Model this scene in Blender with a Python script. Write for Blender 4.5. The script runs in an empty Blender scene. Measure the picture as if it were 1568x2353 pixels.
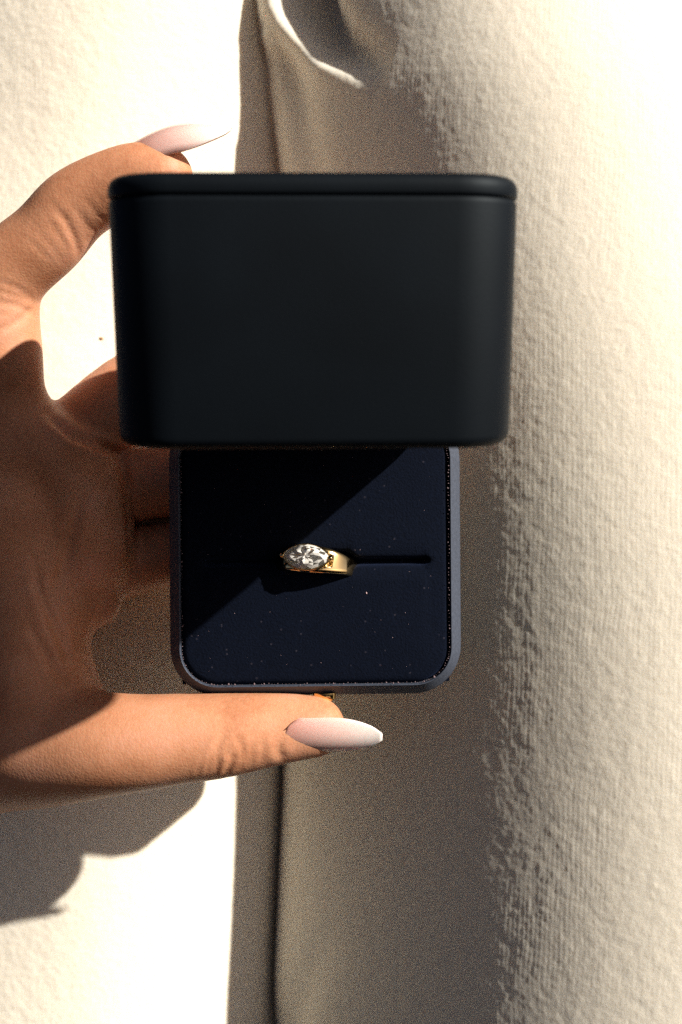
import bpy, bmesh, math, random
import numpy as np
from mathutils import Vector, Matrix, Euler

random.seed(4); rng = np.random.default_rng(4)
S = bpy.context.scene
COL = S.collection
MM = 0.001
R = math.radians

# ------------------------------------------------------------------ camera
CAM_D = 210.0                      # camera to the front rim of the box, mm
PX = 145.04 / 1568.0               # mm per photo pixel (1568 wide) at that distance
cam_d = bpy.data.cameras.new("camera"); cam = bpy.data.objects.new("camera", cam_d); COL.objects.link(cam)
cam.location = (0, -CAM_D * MM, 0); cam.rotation_euler = (R(90), 0, 0)
cam_d.sensor_fit = 'HORIZONTAL'; cam_d.sensor_width = 24.0; cam_d.lens = 24.0 * CAM_D / 145.04
cam_d.clip_start = 0.005; cam_d.clip_end = 50
cam_d.dof.use_dof = True; cam_d.dof.focus_distance = 0.207; cam_d.dof.aperture_fstop = 15
S.camera = cam

# ------------------------------------------------------------------ light
LX, LY, LZ = 1.6, -1.0, 1.12      # towards the sun
sun_el = math.atan2(LZ, math.hypot(LX, LY)); sun_az = math.atan2(LX, LY)
world = bpy.data.worlds.new("World"); S.world = world; world.use_nodes = True
wn = world.node_tree.nodes; wl = world.node_tree.links
sky = wn.new("ShaderNodeTexSky"); sky.sky_type = 'NISHITA'; sky.sun_disc = False
sky.sun_elevation = sun_el; sky.sun_rotation = sun_az
sky.air_density = 0.1; sky.dust_density = 0.9; sky.ozone_density = 0.0
wl.new(sky.outputs[0], wn["Background"].inputs[0]); wn["Background"].inputs[1].default_value = 0.05
sun_d = bpy.data.lights.new("sun", 'SUN'); sun_d.energy = 4.7; sun_d.angle = R(0.9); sun_d.color = (1.0, 0.95, 0.87)
sun = bpy.data.objects.new("sun", sun_d); COL.objects.link(sun)
sun.rotation_euler = Vector((LX, LY, LZ)).to_track_quat('Z', 'Y').to_euler()
sun.location = (0.4, -0.35, 0.26)
S.view_settings.view_transform = 'Standard'; S.view_settings.look = 'None'
S.view_settings.exposure = 0.86; S.view_settings.gamma = 1.0
S.cycles.max_bounces = 14; S.cycles.transmission_bounces = 12; S.cycles.glossy_bounces = 8
S.cycles.sample_clamp_indirect = 4.0; S.cycles.use_denoising = False

# ------------------------------------------------------------------ helpers
def P(u, v, y):
    """photo position (1568 wide) at world depth y (mm, 0 = front rim of the box) -> mm"""
    s = PX * (CAM_D + y) / CAM_D
    return np.array([(u - 784.0) * s, y, (1176.5 - v) * s])

def link(name, me, mat, parent=None, smooth=True):
    o = bpy.data.objects.new(name, me); COL.objects.link(o)
    if mat: me.materials.append(mat)
    if parent is not None: o.parent = parent
    if smooth: me.shade_smooth()
    return o

def mesh(name, verts, faces, mat, parent=None, smooth=True, off=(0, 0, 0), uv=None, sheet=False):
    me = bpy.data.meshes.new(name)
    v = (np.asarray(verts, float) - np.asarray(off, float)) * MM
    if sheet:
        nf = len(faces); me.vertices.add(len(v)); me.vertices.foreach_set("co", v.astype(np.float32).ravel())
        me.loops.add(nf*4); me.loops.foreach_set("vertex_index", np.asarray(faces, np.int32).ravel())
        me.polygons.add(nf); me.polygons.foreach_set("loop_start", np.arange(nf, dtype=np.int32)*4)
        me.update(calc_edges=True); me.validate()
    else: me.from_pydata(v.tolist(), [], faces if isinstance(faces, list) else faces.tolist())
    me.update()
    if uv is not None:
        l = me.uv_layers.new(name="uv")
        idx = np.empty(len(me.loops), np.int32); me.loops.foreach_get("vertex_index", idx)
        l.data.foreach_set("uv", np.asarray(uv, np.float32)[idx].ravel())
    if not sheet:
        bm = bmesh.new(); bm.from_mesh(me); bmesh.ops.recalc_face_normals(bm, faces=bm.faces); bm.to_mesh(me); bm.free()
    return link(name, me, mat, parent, smooth)

def thing(name, label, cat, loc):
    o = bpy.data.objects.new(name, None); COL.objects.link(o)
    o.location = Vector(loc) * MM; o.empty_display_size = 0.01
    o["label"] = label; o["category"] = cat
    return o

def rrect(w, h, r, n=10):
    """rounded rectangle, centred, counter-clockwise"""
    r = max(r, 0.05); pts = []
    for cx, cy, a0 in ((w/2-r, h/2-r, 0), (-w/2+r, h/2-r, 90), (-w/2+r, -h/2+r, 180), (w/2-r, -h/2+r, 270)):
        for k in range(n + 1):
            a = R(a0 + 90 * k / n); pts.append((cx + r*math.cos(a), cy + r*math.sin(a)))
    # extra points on the straight runs
    out = []
    for i, p in enumerate(pts):
        q = pts[(i+1) % len(pts)]; out.append(p)
        L = math.hypot(q[0]-p[0], q[1]-p[1])
        if L > 8:
            m = 5
            for k in range(1, m): out.append((p[0]+(q[0]-p[0])*k/m, p[1]+(q[1]-p[1])*k/m))
    return out

def loft(w, h, r, prof, frame, cap0=True, cap1=True):
    """rings of a rounded rectangle: prof = (inset, height); frame maps (a, b, height) to mm"""
    verts, faces = [], []; n = None
    for ins, ht in prof:
        ring = rrect(w - 2*ins, h - 2*ins, r - ins)
        # keep the count equal on every ring
        if n is None: n = len(ring)
        verts += [frame(a, b, ht) for a, b in ring[:n]]
        assert len(ring) == n, (len(ring), n)
    m = len(prof)
    for i in range(m - 1):
        for k in range(n):
            k2 = (k+1) % n
            faces.append((i*n+k, i*n+k2, (i+1)*n+k2, (i+1)*n+k))
    if cap0: faces.append(tuple(range(n))[::-1])
    if cap1: faces.append(tuple((m-1)*n + k for k in range(n)))
    return verts, faces

def qround(i0, h0, i1, h1, n=6, outer=True):
    """quarter ellipse from (inset i0, height h0) to (i1, h1), leaving along the height"""
    return [(i0 + (i1-i0)*(1-math.cos(math.pi/2*k/n)), h0 + (h1-h0)*math.sin(math.pi/2*k/n)) for k in range(1, n+1)]

def blur(a, s):
    """gaussian blur through the fft (wraps)"""
    fx = np.fft.fftfreq(a.shape[0])[:, None]; fy = np.fft.rfftfreq(a.shape[1])[None]
    sx, sy = (s if isinstance(s, tuple) else (s, s))
    return np.fft.irfft2(np.fft.rfft2(a) * np.exp(-2*(np.pi**2)*((fx*sx)**2 + (fy*sy)**2)), s=a.shape)

def field(shape, s):
    f = blur(rng.standard_normal(shape), s); return f / f.std()

# ------------------------------------------------------------------ materials
def mat(name):
    m = bpy.data.materials.new(name); m.use_nodes = True
    nt = m.node_tree; b = nt.nodes["Principled BSDF"]
    return m, nt, b
def N(nt, t, **kw):
    n = nt.nodes.new(t)
    for k, v in kw.items():
        if k in n.inputs: n.inputs[k].default_value = v
        else: setattr(n, k, v)
    return n
def ramp(nt, stops, fac):
    n = nt.nodes.new("ShaderNodeValToRGB"); e = n.color_ramp.elements
    while len(e) < len(stops): e.new(0.5)
    for el, (p, c) in zip(e, stops): el.position = p; el.color = (*c, 1)
    nt.links.new(fac, n.inputs[0]); return n.outputs[0]
def math_n(nt, op, a, b=None):
    n = nt.nodes.new("ShaderNodeMath"); n.operation = op
    for i, x in enumerate((a, b)):
        if x is None: continue
        if isinstance(x, (int, float)): n.inputs[i].default_value = x
        else: nt.links.new(x, n.inputs[i])
    return n.outputs[0]
def bump(nt, h, strength, dist, normal=None):
    n = nt.nodes.new("ShaderNodeBump"); n.inputs["Strength"].default_value = strength; n.inputs["Distance"].default_value = dist
    nt.links.new(h, n.inputs["Height"])
    if normal is not None: nt.links.new(normal, n.inputs["Normal"])
    return n.outputs[0]

def make_fabric():
    m, nt, b = mat("cream_jersey")
    uv = N(nt, "ShaderNodeTexCoord").outputs["UV"]           # millimetres along the cloth
    fz = N(nt, "ShaderNodeTexNoise", Scale=1.6, Detail=6.0, Roughness=0.7); nt.links.new(uv, fz.inputs["Vector"])
    nt.links.new(bump(nt, fz.outputs["Fac"], 0.35, 0.00025), b.inputs["Normal"])
    c = ramp(nt, [(0.3, (0.75, 0.68, 0.555)), (0.7, (0.82, 0.752, 0.63))], fz.outputs["Fac"])
    nt.links.new(c, b.inputs["Base Color"])
    b.inputs["Roughness"].default_value = 0.95; b.inputs["Specular IOR Level"].default_value = 0.15
    b.inputs["Sheen Weight"].default_value = 0.12; b.inputs["Sheen Roughness"].default_value = 0.5
    b.inputs["Subsurface Weight"].default_value = 0.65; b.inputs["Subsurface Radius"].default_value = (1.0, 0.9, 0.75); b.inputs["Subsurface Scale"].default_value = 0.0017
    return m

def make_skin():
    m, nt, b = mat("skin")
    co = N(nt, "ShaderNodeTexCoord").outputs["Object"]
    big = N(nt, "ShaderNodeTexNoise", Scale=70.0, Detail=4.0); nt.links.new(co, big.inputs["Vector"])
    fine = N(nt, "ShaderNodeTexNoise", Scale=900.0, Detail=4.0, Roughness=0.7); nt.links.new(co, fine.inputs["Vector"])
    mix = math_n(nt, 'ADD', math_n(nt, 'MULTIPLY', big.outputs["Fac"], 0.7), math_n(nt, 'MULTIPLY', fine.outputs["Fac"], 0.3))
    c = ramp(nt, [(0.3, (0.42, 0.165, 0.078)), (0.5, (0.58, 0.265, 0.142)), (0.7, (0.66, 0.325, 0.21))], mix)
    nt.links.new(c, b.inputs["Base Color"])
    vo = N(nt, "ShaderNodeTexVoronoi", Scale=1150.0, feature='DISTANCE_TO_EDGE'); nt.links.new(co, vo.inputs["Vector"])
    h = math_n(nt, 'ADD', math_n(nt, 'MULTIPLY', math_n(nt, 'MINIMUM', vo.outputs["Distance"], 0.25), 1.2), fine.outputs["Fac"])
    nt.links.new(bump(nt, h, 0.32, 0.00018), b.inputs["Normal"])
    b.inputs["Roughness"].default_value = 0.52; b.inputs["Specular IOR Level"].default_value = 0.28
    b.inputs["Subsurface Weight"].default_value = 0.25; b.inputs["Subsurface Radius"].default_value = (1.0, 0.32, 0.16)
    b.inputs["Subsurface Scale"].default_value = 0.0022
    return m

def make_nail():
    m, nt, b = mat("nail_polish")
    uv = N(nt, "ShaderNodeTexCoord").outputs["UV"]
    sep = N(nt, "ShaderNodeSeparateXYZ"); nt.links.new(uv, sep.inputs[0])
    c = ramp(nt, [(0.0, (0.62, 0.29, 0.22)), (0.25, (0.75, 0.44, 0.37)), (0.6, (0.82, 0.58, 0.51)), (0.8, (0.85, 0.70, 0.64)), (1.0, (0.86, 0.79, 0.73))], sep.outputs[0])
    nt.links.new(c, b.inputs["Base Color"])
    b.inputs["Roughness"].default_value = 0.16; b.inputs["Coat Weight"].default_value = 0.6; b.inputs["Coat Roughness"].default_value = 0.08
    b.inputs["Subsurface Weight"].default_value = 0.7; b.inputs["Subsurface Radius"].default_value = (1, 0.7, 0.6); b.inputs["Subsurface Scale"].default_value = 0.001
    return m

def make_leather():
    m, nt, b = mat("dark_soft_touch_wrap")
    co = N(nt, "ShaderNodeTexCoord").outputs["Object"]
    g = N(nt, "ShaderNodeTexNoise", Scale=2600.0, Detail=3.0); nt.links.new(co, g.inputs["Vector"])
    g2 = N(nt, "ShaderNodeTexNoise", Scale=60.0, Detail=3.0); nt.links.new(co, g2.inputs["Vector"])
    nt.links.new(bump(nt, g.outputs["Fac"], 0.25, 0.00008), b.inputs["Normal"])
    c = ramp(nt, [(0.3, (0.0018, 0.0027, 0.0042)), (0.7, (0.0027, 0.0042, 0.0064))], g2.outputs["Fac"])
    nt.links.new(c, b.inputs["Base Color"])
    b.inputs["Roughness"].default_value = 0.58; b.inputs["Specular IOR Level"].default_value = 0.14; b.inputs["Specular Tint"].default_value = (0.82, 0.94, 1.0, 1)
    b.inputs["Sheen Weight"].default_value = 0.0; b.inputs["Sheen Roughness"].default_value = 0.35; b.inputs["Sheen Tint"].default_value = (0.55, 0.68, 1.0, 1)
    return m

def make_velvet():
    m, nt, b = mat("navy_velvet")
    co = N(nt, "ShaderNodeTexCoord").outputs["Object"]
    g = N(nt, "ShaderNodeTexNoise", Scale=2200.0, Detail=4.0, Roughness=0.7); nt.links.new(co, g.inputs["Vector"])
    sp = N(nt, "ShaderNodeTexVoronoi", Scale=950.0); nt.links.new(co, sp.inputs["Vector"])
    spr = N(nt, "ShaderNodeSeparateColor"); nt.links.new(sp.outputs["Color"], spr.inputs[0])
    speck = math_n(nt, 'MULTIPLY', math_n(nt, 'LESS_THAN', sp.outputs["Distance"], 0.22), math_n(nt, 'GREATER_THAN', spr.outputs[0], 0.94))
    base = ramp(nt, [(0.3, (0.0005, 0.0015, 0.0048)), (0.7, (0.0014, 0.0038, 0.0120))], g.outputs["Fac"])
    mx = N(nt, "ShaderNodeMix", data_type='RGBA'); nt.links.new(speck, mx.inputs[0]); nt.links.new(base, mx.inputs[6]); mx.inputs[7].default_value = (0.02, 0.019, 0.028, 1)
    nt.links.new(mx.outputs[2], b.inputs["Base Color"])
    nt.links.new(bump(nt, g.outputs["Fac"], 0.8, 0.0003), b.inputs["Normal"])
    b.inputs["Roughness"].default_value = 0.9; b.inputs["Specular IOR Level"].default_value = 0.1
    b.inputs["Sheen Weight"].default_value = 0.05; b.inputs["Sheen Roughness"].default_value = 0.45; b.inputs["Sheen Tint"].default_value = (0.25, 0.4, 1.0, 1)
    return m

def make_gold():
    m, nt, b = mat("polished_gold")
    co = N(nt, "ShaderNodeTexCoord").outputs["Object"]
    g = N(nt, "ShaderNodeTexNoise", Scale=900.0, Detail=3.0); nt.links.new(co, g.inputs["Vector"])
    r = N(nt, "ShaderNodeMapRange"); nt.links.new(g.outputs["Fac"], r.inputs[0]); r.inputs[3].default_value = 0.09; r.inputs[4].default_value = 0.15
    nt.links.new(r.outputs[0], b.inputs["Roughness"])
    b.inputs["Base Color"].default_value = (0.93, 0.65, 0.29, 1); b.inputs["Metallic"].default_value = 1.0
    return m

def make_diamond(name, trans, rough):
    m, nt, b = mat(name)
    b.inputs["Base Color"].default_value = (1, 0.955, 0.87, 1); b.inputs["Roughness"].default_value = rough
    b.inputs["IOR"].default_value = 2.4; b.inputs["Transmission Weight"].default_value = trans
    return m

def plain(name, c, rough=0.8):
    m, nt, b = mat(name)
    co = N(nt, "ShaderNodeTexCoord").outputs["Object"]
    g = N(nt, "ShaderNodeTexNoise", Scale=1500.0); nt.links.new(co, g.inputs["Vector"])
    o = ramp(nt, [(0.3, tuple(x*0.8 for x in c)), (0.7, tuple(min(1, x*1.15) for x in c))], g.outputs["Fac"])
    nt.links.new(o, b.inputs["Base Color"]); b.inputs["Roughness"].default_value = rough
    return m

FABRIC, SKIN, NAIL, LEATHER, VELVET, GOLD, DIAMOND, DIAMOND_GLINT = make_fabric(), make_skin(), make_nail(), make_leather(), make_velvet(), make_gold(), make_diamond("diamond_clear", 0.95, 0.03), make_diamond("diamond_painted_glint", 0.25, 0.09)
RIM = plain("slate_satin", (0.045, 0.054, 0.076), 0.5)
RIM.node_tree.nodes["Principled BSDF"].inputs["Specular IOR Level"].default_value = 0.4
LINT = plain("pale_lint", (0.62, 0.42, 0.42)); THREAD = plain("dusty_thread", (0.16, 0.11, 0.12)); SPECK = plain("brown_lint", (0.30, 0.17, 0.08))

# ------------------------------------------------------------------ the garment behind
garment = thing("garment", "cream jersey garment behind the box, one side sunlit, a deep crease running down it", "clothing", P(640, 2353, 80))
goff = P(640, 2353, 80)

def grid_faces(nr, nc):
    i = np.arange(nr*nc).reshape(nr, nc)
    return np.stack([i[:-1, :-1], i[:-1, 1:], i[1:, 1:], i[1:, :-1]], -1).reshape(-1, 4)

def crease_u(v):   # photo column of the crease at photo row v
    return np.interp(v, [-300, 0, 180, 410, 1200, 1750, 2300, 2700], [600, 606, 618, 654, 668, 655, 630, 615])

zs = np.arange(-155, 156, 0.36)
YC0 = 73.0
sC = PX*(CAM_D+YC0)/CAM_D
vC = 1176.5 - zs/sC
smooth = lambda a: np.convolve(np.pad(a, 90, 'edge'), np.hanning(181)/np.hanning(181).sum(), 'valid')
YC = smooth(np.interp(vC, [-300, 0, 700], [58, 60, 73]))
xc = smooth((crease_u(vC) - 784)*sC)

def knit(lu, zv, amp):
    """wales of the jersey plus its brushed fuzz, in mm of relief"""
    sh = (len(zv), len(lu)); d1 = lu[1]-lu[0]; d2 = zv[1]-zv[0]
    iso = lambda mm: field(sh, (mm/d2, mm/d1))
    ph = 2*np.pi*lu[None]/1.1 + 0.9*iso(3.0) + 0.02*zv[:, None]
    ph2 = 2*np.pi*zv[:, None]/0.85 + 0.9*iso(2.5)
    m = np.clip(0.5+0.35*iso(6.0), 0, 1)
    return amp*(0.055*m*np.sin(ph) + 0.022*np.sin(ph2)*m + 0.05*iso(0.34) + 0.048*iso(0.75) + 0.034*iso(1.5) + 0.026*field(sh, (5.0/d2, 1.1/d1)))

# left layer: slopes gently back towards the crease
xs = np.arange(-150, 8, 0.42)
X, Z = np.meshgrid(xs, zs)
Y = np.repeat(YC[:, None], len(xs), 1) + np.interp(1176.5 - Z/sC, [-300, 150, 800, 1700, 2400], [0.8, 0.7, 0.6, 0.66, 0.8])*(X - np.interp(Z, zs, xc))
fl_ = 41 - 0.14*(X+60); Y = fl_ + 10*np.log1p(np.exp((Y-fl_)/10))
Y = Y + np.interp(1176.5 - Z/sC, [600, 1500], [2, 9])*np.exp(-((X - np.interp(Z, zs, xc) - 0.5)/2.4)**2)
Y = Y + 1.5*np.sin(Z/37 + X/60) + 0.6*field(X.shape, (20/0.36, 20/0.42)) - knit(xs, zs, 0.42)
mesh("fabric_panel", np.stack([X, Y, Z], -1).reshape(-1, 3), grid_faces(*X.shape), FABRIC, garment, off=goff, sheet=True,
     uv=np.stack([X*1.08, Z], -1).reshape(-1, 2))["label"] = "flat left layer of cream cloth, sunlit with the shadow of the hand on it"

# right layer: a big soft roll that turns from the crease towards the sun
dl = 0.3
ls = np.arange(-22, 165, dl)
Lt = smooth(np.interp(vC, [-300, 0, 400, 800, 1200, 1600, 1900, 2353, 2700], [30, 31, 49, 71, 79, 84, 86, 82, 78]))
q = np.array([-0.4, 0, 0.1, 0.25, 0.6, 0.9, 1.1, 1.4, 1.9, 2.6]); qa = np.array([100, 82, 60, 44, 36.5, 33, 26, 10, -13, -36])
WT = smooth(np.interp(vC, [60, 260, 480], [1, 0.75, 0]))
wob = field((len(zs), len(ls)), (26/0.36, 12/dl))
XR = np.zeros((len(zs), len(ls))); YR = XR.copy()
i0 = int(round(22/dl))
for r_, z in enumerate(zs):
    lt = Lt[r_]; qq = np.where(ls < 0.9*lt, ls/lt, 0.9 + (ls-0.9*lt)/70)
    w_ = WT[r_]; cap = np.interp(ls, [-1, 0, 7, 11], [100, 24, 24, 41])*w_ + 100*(1-w_)
    a = np.radians(np.minimum(np.interp(qq, q, qa), cap)); a = np.convolve(np.pad(a, 20, 'edge'), np.ones(41)/41, 'valid') + np.radians(0.6)*wob[r_]
    dx = np.cos(a)*dl; dy = -np.sin(a)*dl
    x = np.cumsum(dx); y = np.cumsum(dy)
    XR[r_] = xc[r_] + x - x[i0]; YR[r_] = YC[r_] + y - y[i0]
nx = np.gradient(YR, axis=1); nn = np.hypot(nx, np.gradient(XR, axis=1)); NX, NY = nx/nn, -np.gradient(XR, axis=1)/nn
# photo coordinates of the cloth, for the folds at the top
sR = PX*(CAM_D+YR)/CAM_D; U = 784 + XR/sR; V = 1176.5 - np.repeat(zs[:, None], len(ls), 1)/sR
def poly_d(U, V, pts):
    d = np.full(U.shape, 1e9); side = np.zeros(U.shape); tt = np.zeros(U.shape); acc = 0
    L = [math.hypot(b[0]-a[0], b[1]-a[1]) for a, b in zip(pts, pts[1:])]; tot = sum(L)
    for (a, b, l) in zip(pts, pts[1:], L):
        ex, ey = (b[0]-a[0])/l, (b[1]-a[1])/l
        t = np.clip((U-a[0])*ex + (V-a[1])*ey, 0, l)
        dx, dy = U-a[0]-t*ex, V-a[1]-t*ey
        dd = np.hypot(dx, dy); k = dd < d
        d = np.where(k, dd, d); side = np.where(k, np.sign(ex*dy - ey*dx), side); tt = np.where(k, (acc+t)/tot, tt); acc += l
    return d, side, tt
disp = knit(ls, zs, 0.31)
d, side, t = poly_d(U, V, [(640, -60), (652, 30), (690, 95), (745, 145), (800, 168), (870, 196)])
fade = np.cos(np.clip(t*1.05-0.1, 0, 1)*np.pi/2)**1.3
disp += fade*7.0*np.exp(-(d/42)**2)                                # the ridge that catches the sun
dv, sv, tv = poly_d(U, V, [(690, -60), (715, 20), (760, 95), (830, 130), (900, 150)])
disp -= 13*np.exp(-(dv/50)**2)*np.cos(np.clip(tv, 0, 1)*np.pi/2)           # the hollow above it
dw, sw, tw = poly_d(U, V, [(660, 140), (690, 260), (720, 420), (735, 560)])
disp -= 2.6*np.exp(-(dw/40)**2)*np.clip(1.1-tw, 0, 1)              # soft fall below
dw, sw, tw = poly_d(U, V, [(628, 90), (652, 230), (672, 420)])
disp += 1.6*np.exp(-(dw/20)**2)*np.clip(1.1-tw, 0, 1)
dw, sw, tw = poly_d(U, V, [(640, 2420), (700, 2250), (760, 2120)])
disp -= 3.0*np.exp(-(dw/45)**2)*np.clip(1.0-tw, 0, 1)
XR2 = XR + disp*NX; YR2 = YR + disp*NY
ZR = np.repeat(zs[:, None], len(ls), 1)
mesh("fabric_fold", np.stack([XR2, YR2, ZR], -1).reshape(-1, 3), grid_faces(*XR.shape), FABRIC, garment, off=goff, sheet=True,
     uv=np.stack([np.repeat(ls[None], len(zs), 0), ZR], -1).reshape(-1, 2))["label"] = "rounded right layer of cream cloth, its left side in shade and its right side in sun"

# ------------------------------------------------------------------ the ring box
BW, BH, BR = 63.0, 61.5, 10.5
BCX, BCZ = -5.2, -8.85
boff = np.array([BCX, 0.0, BCZ - BH/2])
box = thing("ring_box", "dark navy open ring box held upright, its deep lid tipped towards the viewer", "ring box", boff)
box.rotation_euler = (0, R(-0.4), R(1.6))
fb = lambda a, b, h: (BCX + a, -h, BCZ + b)             # height counted towards the viewer
BD = 21.0
prof = [(2.0, -BD), (0.5, -BD+0.6), (0.0, -BD+2)] + [(0.0, -4.9), (0.5, -4.6), (2.6, -4.6), (3.4, -5.2)]
v, f = loft(BW, BH, BR, prof, fb)
base = mesh("base", v, f, LEATHER, box, off=boff)
v, f = loft(BW, BH, BR, [(0.45, -4.58), (0.08, -4.5), (0.0, -4.2), (0.05, -3.85), (0.3, -3.4), (1.3, -1.85), (2.48, -0.12), (2.56, 0.0), (2.64, -0.06), (2.72, -0.3), (2.78, -1.0), (3.0, -4.5)], fb, False, False)
mesh("rim", v, f, RIM, base, off=boff)["label"] = "slate blue satin rim running round the velvet pad"

# velvet pad with the slot for the ring
RZ = -10.6                                             # the slot's height
CW, CH, CR = BW-6.2, BH-6.2, BR-3.1
gx = np.arange(-CW/2-0.6, CW/2+0.61, 0.25); gz = np.arange(-CH/2-0.6, CH/2+0.61, 0.25)
GX, GZ = np.meshgrid(gx, gz)
qx = np.abs(GX)-(CW/2-CR); qz = np.abs(GZ)-(CH/2-CR)
sd = np.hypot(np.maximum(qx, 0), np.maximum(qz, 0)) + np.minimum(np.maximum(qx, qz), 0) - CR
hh = -0.5 + 0.9*(1-np.exp(np.minimum(sd, 0)/9.0))       # softly domed
e = np.clip(-sd/1.3, 0, 1); hh -= 1.1*(1-np.sqrt(1-(1-e)**2))
hh = np.where(sd > 0, hh - 3*np.clip(sd, 0, 1), hh)
sl = GZ - (RZ - BCZ)
inx = 1/(1+np.exp((np.abs(GX)-23.6)/0.35))
hw = 0.55 + 1.6*np.exp(-(np.maximum(np.abs(GX)-6.5, 0)/1.6)**2)
sdepth = 1/(1+np.exp((np.abs(sl)-hw)/0.14))
hh -= 5.0*sdepth*inx
hh -= 0.75*np.exp(-np.abs(np.abs(sl)-hw)/1.3)*inx*(1-sdepth)
hh += 0.35*np.clip(-sl, 0, 4)/4*inx*np.exp(-np.clip(-sl-4, 0, None)/6)   # the lower half stands a little proud
hh += 0.03*field(GX.shape, 8)
cv = np.stack([BCX+GX, -hh, BCZ+GZ], -1).reshape(-1, 3)
cushion = mesh("cushion", cv, grid_faces(*GX.shape), VELVET, box, off=boff)

# dust caught along the edge seam and lint on the velvet
def crumbs(name, spots, sizes, m, parent, label=None):
    vs, fs = [], []
    for (x, y, z), s in zip(spots, sizes):
        n0 = len(vs)
        for k in range(6):
            w = [(1,0,0),(-1,0,0),(0,1,0),(0,-1,0),(0,0,1),(0,0,-1)][k]
            j = rng.uniform(0.5, 1.3)
            vs.append((x+w[0]*s*j, y+w[1]*s*j*0.6, z+w[2]*s*j))
        for a in (0, 1):
            for b in (2, 3):
                for c in (4, 5): fs.append((n0+a, n0+b, n0+c))
    o = mesh(name, vs, fs, m, parent, off=boff); o["kind"] = "stuff"
    if label: o["label"] = label
    return o
ring_pts = rrect(BW-6.2, BH-6.2, BR-3.1, 24)
seam, ssz = [], []
for i in range(len(ring_pts)):
    a, b = ring_pts[i], ring_pts[(i+1) % len(ring_pts)]
    L = math.hypot(b[0]-a[0], b[1]-a[1])
    for k in range(max(1, int(L/0.75))):
        t = (k + rng.uniform(-0.25, 0.25))/max(1, int(L/0.75))
        seam.append((BCX+a[0]+(b[0]-a[0])*t+rng.normal(0, 0.07), -0.12+rng.normal(0, 0.08), BCZ+a[1]+(b[1]-a[1])*t+rng.normal(0, 0.07))); ssz.append(abs(rng.normal(0.13, 0.06)))
crumbs("seam_fluff", seam, ssz, THREAD, cushion)
from math import floor
sp, sz_ = [], []
for k in range(60):
    ix = rng.integers(12, len(gx)-12); iz = rng.integers(12, len(gz)-12)
    if sd[iz, ix] > -1.2 or sdepth[iz, ix] > 0.1: continue
    sp.append(tuple(cv[iz*len(gx)+ix])); sz_.append(abs(rng.normal(0.03, 0.022))+0.015)
p = P(843, 1364, 0); iz = int(np.argmin(abs(gz-(p[2]-BCZ)))); ix = int(np.argmin(abs(gx-(p[0]-BCX))))
sp.append(tuple(cv[iz*len(gx)+ix])); sz_.append(0.32)
crumbs("lint", sp, sz_, LINT, cushion)

# lid: hinged along the upper edge, opened 78 degrees
TH = R(78); HZ = 21.9; LW, LL, LH, LR = 63.2, 60.0, 40.8, 10.5
e2 = np.array([0, -math.sin(TH), -math.cos(TH)]); e3 = np.array([0, -math.cos(TH), math.sin(TH)])
hinge_p = np.array([BCX, 0.0, HZ])
def fl(a, b, h):                                       # a across, b from -LL/2 (hinge) to LL/2 (front), h from rim to top
    return tuple(hinge_p + np.array([a, 0, 0]) + e2*(b + LL/2) + e3*h)
CAPH = 3.3
lp = [(2.4, 6.0), (2.4, 0.4), (2.3, 0.12), (2.1, 0.0), (1.9, 0.0)] + [(1.9-1.9*math.sin(R(a)), 1.9-1.9*math.cos(R(a))) for a in (15, 30, 45, 60, 75, 90)] + [(0.0, LH-CAPH-0.9), (0.06, LH-CAPH-0.4), (0.25, LH-CAPH-0.1), (0.6, LH-CAPH)]
v, f = loft(LW, LL, LR, lp, fl)
lid = mesh("lid", v, f, LEATHER, box, off=boff)
cp = [(0.6, LH-CAPH), (0.25, LH-CAPH+0.08), (0.06, LH-CAPH+0.3), (0.0, LH-CAPH+0.6), (0.0, LH-CAPH+1.3)] + qround(0.0, LH-CAPH+1.3, 1.9, LH, 7) + [(5.0, LH+0.12)]
v, f = loft(LW+0.1, LL+0.1, LR, cp, fl, cap0=False)
mesh("lid_cap", v, f, LEATHER, lid, off=boff)
v, f = loft(LW-4.8, LL-4.8, LR-2.4, [(0.02, 5.9), (0.6, 7.0), (2.5, 8.0), (6.0, 8.6)], fl)
mesh("lid_lining", v, f, VELVET, lid, off=boff)
# hinge barrel
hv, hf = [], []
for k, x in enumerate(np.linspace(-20, 20, 9)):
    for j in range(10):
        a = 2*math.pi*j/10; hv.append((BCX+x, 1.2+1.2*math.cos(a), HZ-0.2+1.2*math.sin(a)))
for k in range(8):
    for j in range(10): hf.append((k*10+j, k*10+(j+1) % 10, (k+1)*10+(j+1) % 10, (k+1)*10+j))
mesh("hinge", hv, hf, GOLD, box, off=boff)
# push button of the catch, in the middle of the lower wall
pb = P(745, 1612, 3)
def button(rad, prof):
    vs, fs = [], []; n = 18
    for r_, d_ in prof:
        for j in range(n):
            a = 2*math.pi*j/n; vs.append((BCX+1.6+r_*math.cos(a)*1.5, 3.2+r_*math.sin(a), BCZ-BH/2-d_))
    for i in range(len(prof)-1):
        for j in range(n): fs.append((i*n+j, i*n+(j+1) % n, (i+1)*n+(j+1) % n, (i+1)*n+j))
    fs.append(tuple(range((len(prof)-1)*n, len(prof)*n)))
    return vs, fs
v, f = button(2, [(1.7, -0.6), (1.7, 0.5), (1.55, 0.9), (1.1, 1.15), (0.4, 1.25)])
mesh("catch_button", v, f, GOLD, box, off=boff)

# ------------------------------------------------------------------ the ring
RR = 9.2
ring = thing("ring", "gold ring with a pointed oval diamond standing in the navy velvet slot", "ring", (BCX-0.1, 4.6, -12.2))
ring.rotation_euler = Euler((R(-17), R(3), R(-13)), 'XYZ')
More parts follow.
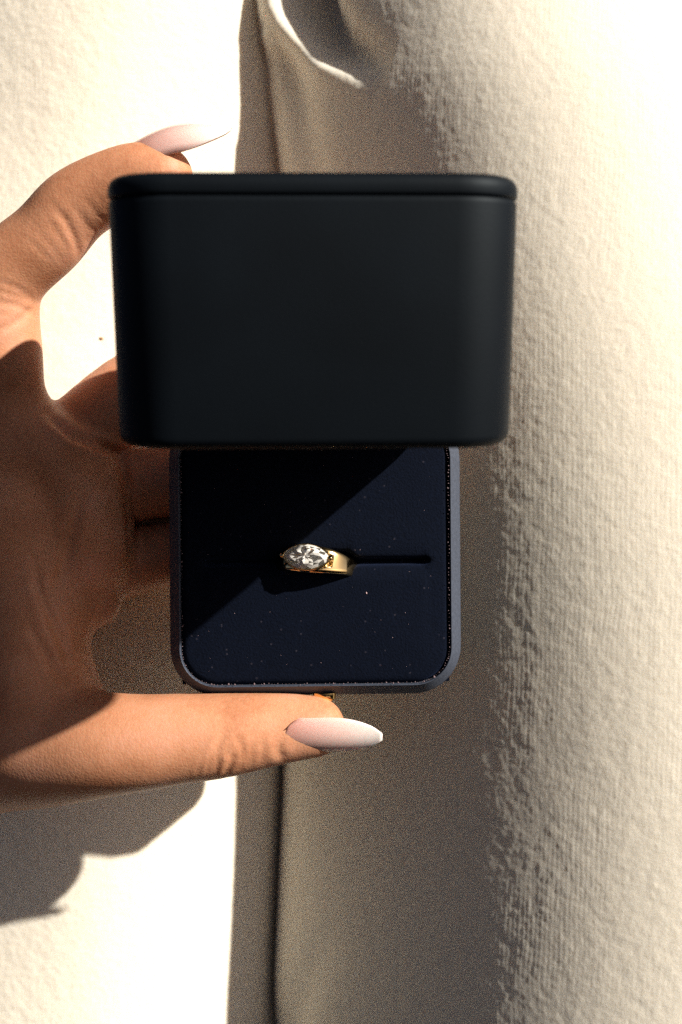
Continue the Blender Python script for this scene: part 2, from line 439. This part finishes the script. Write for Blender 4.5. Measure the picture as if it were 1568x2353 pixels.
# local: axis z, crown of the ring towards -y
nth, npf = 280, 44
bv = []
for i in range(nth):
    th = 2*math.pi*i/nth
    top = max(0.0, math.cos(th))                       # 1 at the crown
    w = 3.6 + 2.4*top**2.2; th_ = 1.5 + 1.0*top**3; ro = RR - 0.2 + 0.35*top**3
    for j in range(npf):
        a = 2*math.pi*j/npf
        ca, sa = math.cos(a), math.sin(a)
        sx = math.copysign(abs(ca)**0.55, ca); sz = math.copysign(abs(sa)**0.42, sa)
        rad = ro - th_/2 + th_/2*sx
        xx, zz = rad*math.sin(th), w/2*sz
        if ca > 0.1 and math.cos(th) > 0.5:            # seat cut into the crown for the stone
            Rm = (5.2**2+2.65**2)/(2*2.65)
            if abs(xx) < 5.1 and abs(zz) < (math.sqrt(Rm*Rm-xx*xx)-(Rm-2.65))*0.97: rad -= 2.1
        bv.append((rad*math.sin(th), -rad*math.cos(th), zz))
bf = [(i*npf+j, ((i+1) % nth)*npf+j, ((i+1) % nth)*npf+(j+1) % npf, i*npf+(j+1) % npf) for i in range(nth) for j in range(npf)]
mesh("band", bv, bf, GOLD, ring)
# marquise diamond, long way round the band
MLn, MWd = 10.4, 5.3
def marq(k, n, s=1.0):
    a, b = MLn/2, MWd/2
    Rm = (a*a+b*b)/(2*b); am = math.asin(a/Rm)
    h = n//2
    if k <= h: t = -am + 2*am*k/h; return (Rm*math.sin(t)*s, (Rm*math.cos(t)-(Rm-b))*s)
    t = am - 2*am*(k-h)/h; return (Rm*math.sin(t)*s, -(Rm*math.cos(t)-(Rm-b))*s)
n = 16; GY = -(RR+0.75)
dv_, df = [], []
def put(x, z, d): dv_.append((x, GY-d, z)); return len(dv_)-1
g_up = [put(*marq(k, n), 0.06) for k in range(n)]
g_dn = [put(*marq(k, n), -0.06) for k in range(n)]
rings = [g_up]
jit = np.random.default_rng(11)
for lv, (sc, hh_, ja) in enumerate([(0.85, 0.55, 0.12), (0.67, 0.95, 0.20), (0.46, 1.10, 0.26), (0.22, 1.12, 0.26)]):
    ring_ = []
    for k in range(n):
        p0, p1 = marq(k, n), marq((k+1) % n, n); f_ = 0.5 if lv % 2 == 0 else 0.0
        ring_.append(put((p0[0]*(1-f_)+p1[0]*f_)*sc, (p0[1]*(1-f_)+p1[1]*f_)*sc, hh_ + jit.uniform(-ja, ja)))
    rings.append(ring_)
for lv in range(len(rings)-1):
    A_, B_ = rings[lv], rings[lv+1]
    for k in range(n):
        k2 = (k+1) % n
        df += [(A_[k], A_[k2], B_[k]), (B_[k], A_[k2], B_[k2])] if lv % 2 == 0 else [(A_[k], A_[k2], B_[k2]), (A_[k], B_[k2], B_[k])]
apex = put(0, 0, 1.15)
for k in range(n):
    df.append((rings[-1][k], rings[-1][(k+1) % n], apex)); k2 = (k+1) % n
    df.append((g_up[k], g_dn[k], g_dn[k2], g_up[k2]))
pm = []
for k in range(n):
    p0, p1 = marq(k, n), marq((k+1) % n, n); pm.append(put((p0[0]+p1[0])/2*0.52, (p0[1]+p1[1])/2*0.50, -0.98))
cul = put(0, 0, -1.9)
for k in range(n):
    k2 = (k+1) % n
    df += [(g_dn[k], pm[k], g_dn[k2]), (pm[k], pm[k2], g_dn[k2]), (pm[k], cul, pm[k2])]
stone = mesh("diamond", dv_, df, DIAMOND, ring, smooth=False); stone.data.materials.append(DIAMOND_GLINT)
for p_ in stone.data.polygons:
    if len(p_.vertices) == 3 and p_.center.y*1000 < GY and jit.random() < 0.5: p_.material_index = 1  # random crown facets made milky white: inner reflections painted into the material
# bezel: a gold marquise wall round the stone
zv, zf = [], []; nb = 48
pf = [(1.0, -1.6), (1.12, -1.5), (1.115, -0.3), (1.09, 0.0), (1.045, 0.10), (1.005, 0.02), (1.0, -0.5)]
for s_, d_ in pf:
    for k in range(nb):
        x, z = marq(k, nb, 1.0); sx = s_; L_ = math.hypot(x, z)
        off_ = (s_-1)*3.2
        zv.append((x*(1+off_/MLn*1.3), GY-d_+0.035*x*x*(1 if d_ < -1 else 0.0), z*(1+off_/MWd*1.6)))
for i in range(len(pf)-1):
    for k in range(nb): zf.append((i*nb+k, i*nb+(k+1) % nb, (i+1)*nb+(k+1) % nb, (i+1)*nb+k))
mesh("bezel", zv, zf, GOLD, ring)
# claws at both points of the stone
def blob(c, rad, m, name, parent):
    bm = bmesh.new(); bmesh.ops.create_icosphere(bm, subdivisions=2, radius=1)
    vs = [(c[0]+p.co.x*rad[0], c[1]+p.co.y*rad[1], c[2]+p.co.z*rad[2]) for p in bm.verts]; fs = [tuple(x.index for x in f_.verts) for f_ in bm.faces]
    bm.free(); return mesh(name, vs, fs, m, parent)
for sgn in (-1, 1):
    blob((sgn*(MLn/2-0.05), GY-0.12, 0), (0.62, 0.42, 0.5), GOLD, "claw", ring)

# ------------------------------------------------------------------ the hand
def seg(a, b): return (P(*a[:3]), a[3], P(*b[:3]), b[3])
def chain(pts, m=6):
    if len(pts) > 2:                                   # smooth the line through the joints
        A = np.array([pts[0]] + list(pts) + [pts[-1]], float); out = []
        for i in range(1, len(A)-2):
            for k in range(m):
                t = k/m; p0, p1, p2, p3 = A[i-1:i+3]
                out.append(0.5*((2*p1)+(p2-p0)*t+(2*p0-5*p1+4*p2-p3)*t*t+(3*p1-p0-3*p2+p3)*t**3))
        pts = out + [A[-1]]
    return [seg(a, b) for a, b in zip(pts, pts[1:])]
index = chain([(372, 408, -2, 6.7), (300, 411, -2, 7.0), (182, 468, 0, 7.6), (110, 545, 2, 8.0), (2, 655, 5, 8.7), (-6, 830, 10, 9.8), (-8, 1010, 16, 11)])
middle = chain([(20, 1080, 20, 11), (140, 1034, 22, 9.6), (330, 886, 25, 9.2), (560, 790, 31, 7.6), (720, 860, 30, 6.6)])
ringf = chain([(60, 1200, 20, 11), (250, 1128, 27, 9.0), (420, 1098, 29, 8.9), (640, 1080, 31, 7.4), (800, 1110, 30, 6.5)])
pinky = chain([(70, 1330, 20, 11), (240, 1302, 27, 8.6), (400, 1270, 30, 7.6), (560, 1240, 31, 6.6), (700, 1250, 30, 5.8)])
thumb = chain([(725, 1670, 1.5, 6.4), (650, 1673, 1.5, 7.4), (520, 1688, 1, 8.8), (420, 1697, 1, 9.4), (330, 1706, 1.6, 10.1), (245, 1711, 3.5, 11), (165, 1714, 7.5, 12.3), (85, 1713, 13, 13.8), (-40, 1704, 24, 16.4)])
palm = chain([(-8, 1010, 16, 11), (40, 1180, 18, 12), (80, 1330, 20, 11)]) + chain([(-8, 1010, 16, 12), (-200, 1330, 25, 15)]) + \
       chain([(40, 1180, 18, 12), (-200, 1380, 25, 16)]) + chain([(80, 1330, 20, 10.5), (-200, 1450, 25, 16)]) + \
       chain([(-40, 1704, 24, 15), (-200, 1450, 25, 17)]) + chain([(-200, 1420, 25, 17), (-600, 1480, 25, 20), (-1000, 1500, 25, 22)]) + \
       chain([(70, 1370, 18, 9), (85, 1540, 17, 10), (120, 1680, 14, 11)]) + chain([(0, 1400, 25, 12), (-30, 1620, 25, 14)]) + chain([(240, 1205, 40, 6), (640, 1180, 41, 6)]) + chain([(10, 1010, 15, 10), (150, 1080, 16, 7.6), (202, 1180, 18, 7.4), (212, 1290, 21, 7.2)]) + chain([(225, 1385, 23, 5.5), (90, 1400, 18, 10)])

def hand_mesh(h=0.7):
    lo = np.array([-150.0, -26, -88]); hi = np.array([16.0, 64, 92])
    nxyz = np.ceil((hi-lo)/h).astype(int)+1
    ax = [(lo[i] + h*np.arange(nxyz[i])).astype(np.float32) for i in range(3)]
    D = np.full(nxyz, 40, np.float32)
    def cone(block, a, ra, b, rb):
        xs_, ys_, zs_ = block
        ab = b-a; L2 = float(ab@ab)
        px = xs_[:, None, None]-a[0]; py = ys_[None, :, None]-a[1]; pz = zs_[None, None, :]-a[2]
        t = np.clip((px*ab[0]+py*ab[1]+pz*ab[2])/L2, 0, 1)
        return np.sqrt((px-t*ab[0])**2+(py-t*ab[1])**2+(pz-t*ab[2])**2) - (ra+(rb-ra)*t)
    def smin(a, b, k):
        hq = np.clip(0.5+0.5*(b-a)/k, 0, 1); return b+(a-b)*hq - k*hq*(1-hq)
    def add(T, segs, k, pad=10):
        for a, ra, b, rb in segs:
            mn = np.minimum(a-ra, b-rb)-pad; mx = np.maximum(a+ra, b+rb)+pad
            sl_ = tuple(slice(max(0, int((mn[i]-lo[i])/h)), min(nxyz[i], int((mx[i]-lo[i])/h)+2)) for i in range(3))
            if any(s_.stop <= s_.start for s_ in sl_): continue
            d_ = cone([ax[i][sl_[i]].astype(np.float32) for i in range(3)], a, ra, b, rb)
            T[sl_] = smin(T[sl_], d_, k)
    add(D, palm, 5)
    for ch, kin, kout in ((index, 0.3, 4.0), (middle, 0.3, 1.2), (ringf, 0.3, 0.5), (pinky, 0.3, 1.2), (thumb, 0.3, 5.0)):
        T = np.full(nxyz, 40, np.float32); add(T, ch, kin)
        D = smin(D, T, kout)
    # naive surface nets
    s = D < 0
    c8 = sum(s[i:s.shape[0]-1+i, j:s.shape[1]-1+j, k:s.shape[2]-1+k].astype(np.int8) for i in (0, 1) for j in (0, 1) for k in (0, 1))
    act = (c8 > 0) & (c8 < 8)
    I, J, K = np.nonzero(act)
    idx = np.full(act.shape, -1, np.int32); idx[I, J, K] = np.arange(len(I))
    acc = np.zeros((len(I), 3)); cnt = np.zeros(len(I))
    for axn in range(3):
        o1, o2 = [x for x in range(3) if x != axn]
        for p_ in (0, 1):
            for q_ in (0, 1):
                a = np.zeros(3, int); a[o1] = p_; a[o2] = q_; b = a.copy(); b[axn] = 1
                va = D[I+a[0], J+a[1], K+a[2]]; vb = D[I+b[0], J+b[1], K+b[2]]
                m = (va < 0) != (vb < 0); t = np.where(m, va/np.where(m, va-vb, 1), 0)
                pt = np.repeat(a[None].astype(float), len(I), 0); pt[:, axn] = t
                acc[m] += pt[m]; cnt[m] += 1
    vs = (np.stack([I, J, K], 1) + acc/cnt[:, None])*h + lo
    fs = []
    for axn in range(3):
        o1, o2 = [x for x in range(3) if x != axn]
        sh = list(s.shape); a = [slice(None)]*3; b = [slice(None)]*3
        a[axn] = slice(0, -1); b[axn] = slice(1, None)
        ch = s[tuple(a)] != s[tuple(b)]
        E = np.stack(np.nonzero(ch), 1)
        ok = np.all((E[:, [o1, o2]] >= 1), 1) & (E[:, o1] < act.shape[o1]) & (E[:, o2] < act.shape[o2]); E = E[ok]
        def cell(d1, d2):
            c = E.copy(); c[:, o1] -= d1; c[:, o2] -= d2; return idx[c[:, 0], c[:, 1], c[:, 2]]
        fs.append(np.stack([cell(1, 1), cell(0, 1), cell(0, 0), cell(1, 0)], 1))
    fs = np.concatenate(fs); fs = fs[(fs >= 0).all(1)]
    # light smoothing
    e = np.concatenate([fs[:, [0, 1]], fs[:, [1, 2]], fs[:, [2, 3]], fs[:, [3, 0]]])
    for it in range(9):
        sm = np.zeros_like(vs); c = np.zeros(len(vs))
        np.add.at(sm, e[:, 0], vs[e[:, 1]]); np.add.at(sm, e[:, 1], vs[e[:, 0]]); np.add.at(c, e[:, 0], 1); np.add.at(c, e[:, 1], 1)
        vs = vs*0.5 + 0.5*sm/np.maximum(c, 1)[:, None]
    # outward normals from the field
    G = np.stack(np.gradient(D, h), -1)
    gi = np.clip(np.round((vs-lo)/h).astype(int), 0, np.array(D.shape)-1)
    nrm = G[gi[:, 0], gi[:, 1], gi[:, 2]]; nrm /= np.linalg.norm(nrm, axis=1, keepdims=True)+1e-9
    return vs, fs, nrm

vs, fs, nrm = hand_mesh()
sv_ = PX*(CAM_D+vs[:, 1])/CAM_D; hu = 784+vs[:, 0]/sv_; hv2 = 1176.5-vs[:, 2]/sv_
creases = [  # (points, half width in photo px, depth mm)
    ([(122, 470), (150, 505), (172, 550), (186, 605)], 7, 0.55), ([(196, 455), (222, 492), (252, 510)], 5, 0.22), ([(176, 480), (200, 520), (232, 540)], 5, 0.2),
    ([(60, 545), (95, 580), (120, 598)], 5, 0.18), ([(108, 500), (140, 545), (165, 585)], 5, 0.18), ([(70, 520), (112, 560), (150, 610)], 5, 0.15),
    ([(-20, 640), (35, 660), (80, 690), (118, 690)], 6, 0.3), ([(-20, 690), (40, 702), (90, 728)], 6, 0.35), ([(-20, 772), (45, 735), (100, 690)], 8, 0.6), ([(-20, 660), (60, 690), (100, 705)], 5, 0.25),
    ([(522, 1682), (507, 1708), (500, 1745), (492, 1782)], 7, 0.5), ([(545, 1690), (556, 1715), (560, 1740)], 6, 0.3), ([(500, 1700), (484, 1740), (474, 1782)], 6, 0.42),
    ([(538, 1735), (528, 1760), (515, 1782)], 6, 0.4), ([(478, 1720), (462, 1752), (456, 1784)], 5, 0.22), ([(530, 1700), (518, 1728), (538, 1740)], 5, 0.3), ([(575, 1700), (580, 1730), (575, 1765)], 5, 0.16), ([(600, 1690), (607, 1720), (600, 1755)], 5, 0.14),
    ([(645, 1705), (640, 1728), (652, 1746)], 9, 0.45),
    ([(80, 1290), (88, 1350), (112, 1410), (140, 1470), (165, 1540)], 9, 0.9), ([(195, 1120), (170, 1200), (150, 1290), (120, 1370)], 12, 0.6),
    ([(108, 950), (165, 1000), (220, 1022), (280, 1046)], 9, 2.0), ([(275, 1046), (292, 1110), (300, 1190), (306, 1300)], 10, 1.8), ([(60, 1420), (85, 1470), (120, 1530), (170, 1590)], 9, 0.6), ([(300, 1300), (330, 1330), (330, 1360)], 9, 0.5),
]
dep = np.zeros(len(vs))
front = np.clip(-nrm[:, 1]*1.6+0.35, 0, 1)
for pts, w_, d_ in creases:
    d0, _, tt = poly_d(hu, hv2, pts)
    taper = np.clip(np.minimum(tt, 1-tt)*5, 0.25, 1)
    dep += (0.36 if pts[0][1] < 800 else 0.55)*taper*d_*(np.exp(-(d0/w_)**2) - 0.45*np.exp(-((d0-2.2*w_)/(1.2*w_))**2))
vs = vs - nrm*(dep*front)[:, None]
hoff = P(-260, 1400, 12)
hand = mesh("hand", vs, fs, SKIN, None, off=hoff); hand.location = Vector(hoff)*MM
hand["label"] = "right hand with long pale almond nails gripping the dark box from the left"; hand["category"] = "hand"

def nail(root, d, nrm_, L, W, drop, arc, bulge=0.35, name="fingernail", label=None):
    d = np.array(d, float); d /= np.linalg.norm(d); n_ = np.array(nrm_, float); n_ -= d*(n_@d); n_ /= np.linalg.norm(n_); sdir = np.cross(d, n_)
    nt_, ns_ = 30, 15; top = np.zeros((nt_, ns_, 3)); uv = []
    for i in range(nt_):
        t = i/(nt_-1)
        wv = W/2*min(1.0, 0.62+0.38*min(1, t/0.16)**0.6) * (1.0 if t < 0.45 else max(0.0, 1-((t-0.45)/0.55)**2.1)**0.55)
        wv = max(wv, 0.8)
        for j in range(ns_):
            s_ = -1+2*j/(ns_-1); x = s_*wv
            tb = t*L - (0.9*s_*s_ if t < 0.2 else 0)*0 
            cut = 1.3*(s_*s_)*max(0, 1-t/0.2)                 # rounded root
            hgt = (math.sqrt(max(arc*arc-x*x, 0.01))-arc) - drop*max(0, t-0.25)**2 + bulge*math.sin(math.pi*min(1, t/0.95))
            top[i, j] = root + d*(tb+cut) + sdir*x + n_*hgt; uv.append((t, j/(ns_-1)))
    du = np.gradient(top, axis=0); dv = np.gradient(top, axis=1); nn_ = np.cross(du, dv); nn_ /= np.linalg.norm(nn_, axis=2, keepdims=True)+1e-9
    if (nn_.mean((0, 1))@n_) < 0: nn_ = -nn_
    bot = top - nn_*0.6
    V_ = np.concatenate([top.reshape(-1, 3), bot.reshape(-1, 3)]); F = grid_faces(nt_, ns_).tolist(); q_ = nt_*ns_
    F += [[a+q_ for a in f_[::-1]] for f_ in grid_faces(nt_, ns_).tolist()]
    bd = [i*ns_ for i in range(nt_)] + [(nt_-1)*ns_+j for j in range(1, ns_)] + [i*ns_+ns_-1 for i in range(nt_-2, -1, -1)] + list(range(ns_-2, 0, -1))
    F += [[a, b, b+q_, a+q_] for a, b in zip(bd, bd[1:]+bd[:1])]
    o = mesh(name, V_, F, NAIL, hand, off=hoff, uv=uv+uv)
    if label: o["label"] = label
    return o
tn0, tn1 = P(648, 1706, -5.1), P(880, 1702, -4.5)
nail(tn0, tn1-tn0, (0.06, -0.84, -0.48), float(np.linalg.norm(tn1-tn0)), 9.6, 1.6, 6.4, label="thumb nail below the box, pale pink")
in0, in1 = P(306, 328, -4.0), P(530, 290, -5.0)
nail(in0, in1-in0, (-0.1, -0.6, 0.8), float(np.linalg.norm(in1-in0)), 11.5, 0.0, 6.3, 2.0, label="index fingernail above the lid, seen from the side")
sl_y = Y[int(np.argmin(abs(zs-P(232, 778, 46)[2]))), int(np.argmin(abs(xs-P(232, 778, 46)[0])))]
c_ = P(232, 778, sl_y-0.3)
blob(c_, (0.65, 0.35, 0.4), SPECK, "lint_speck", garment).location = -Vector(goff)*MM
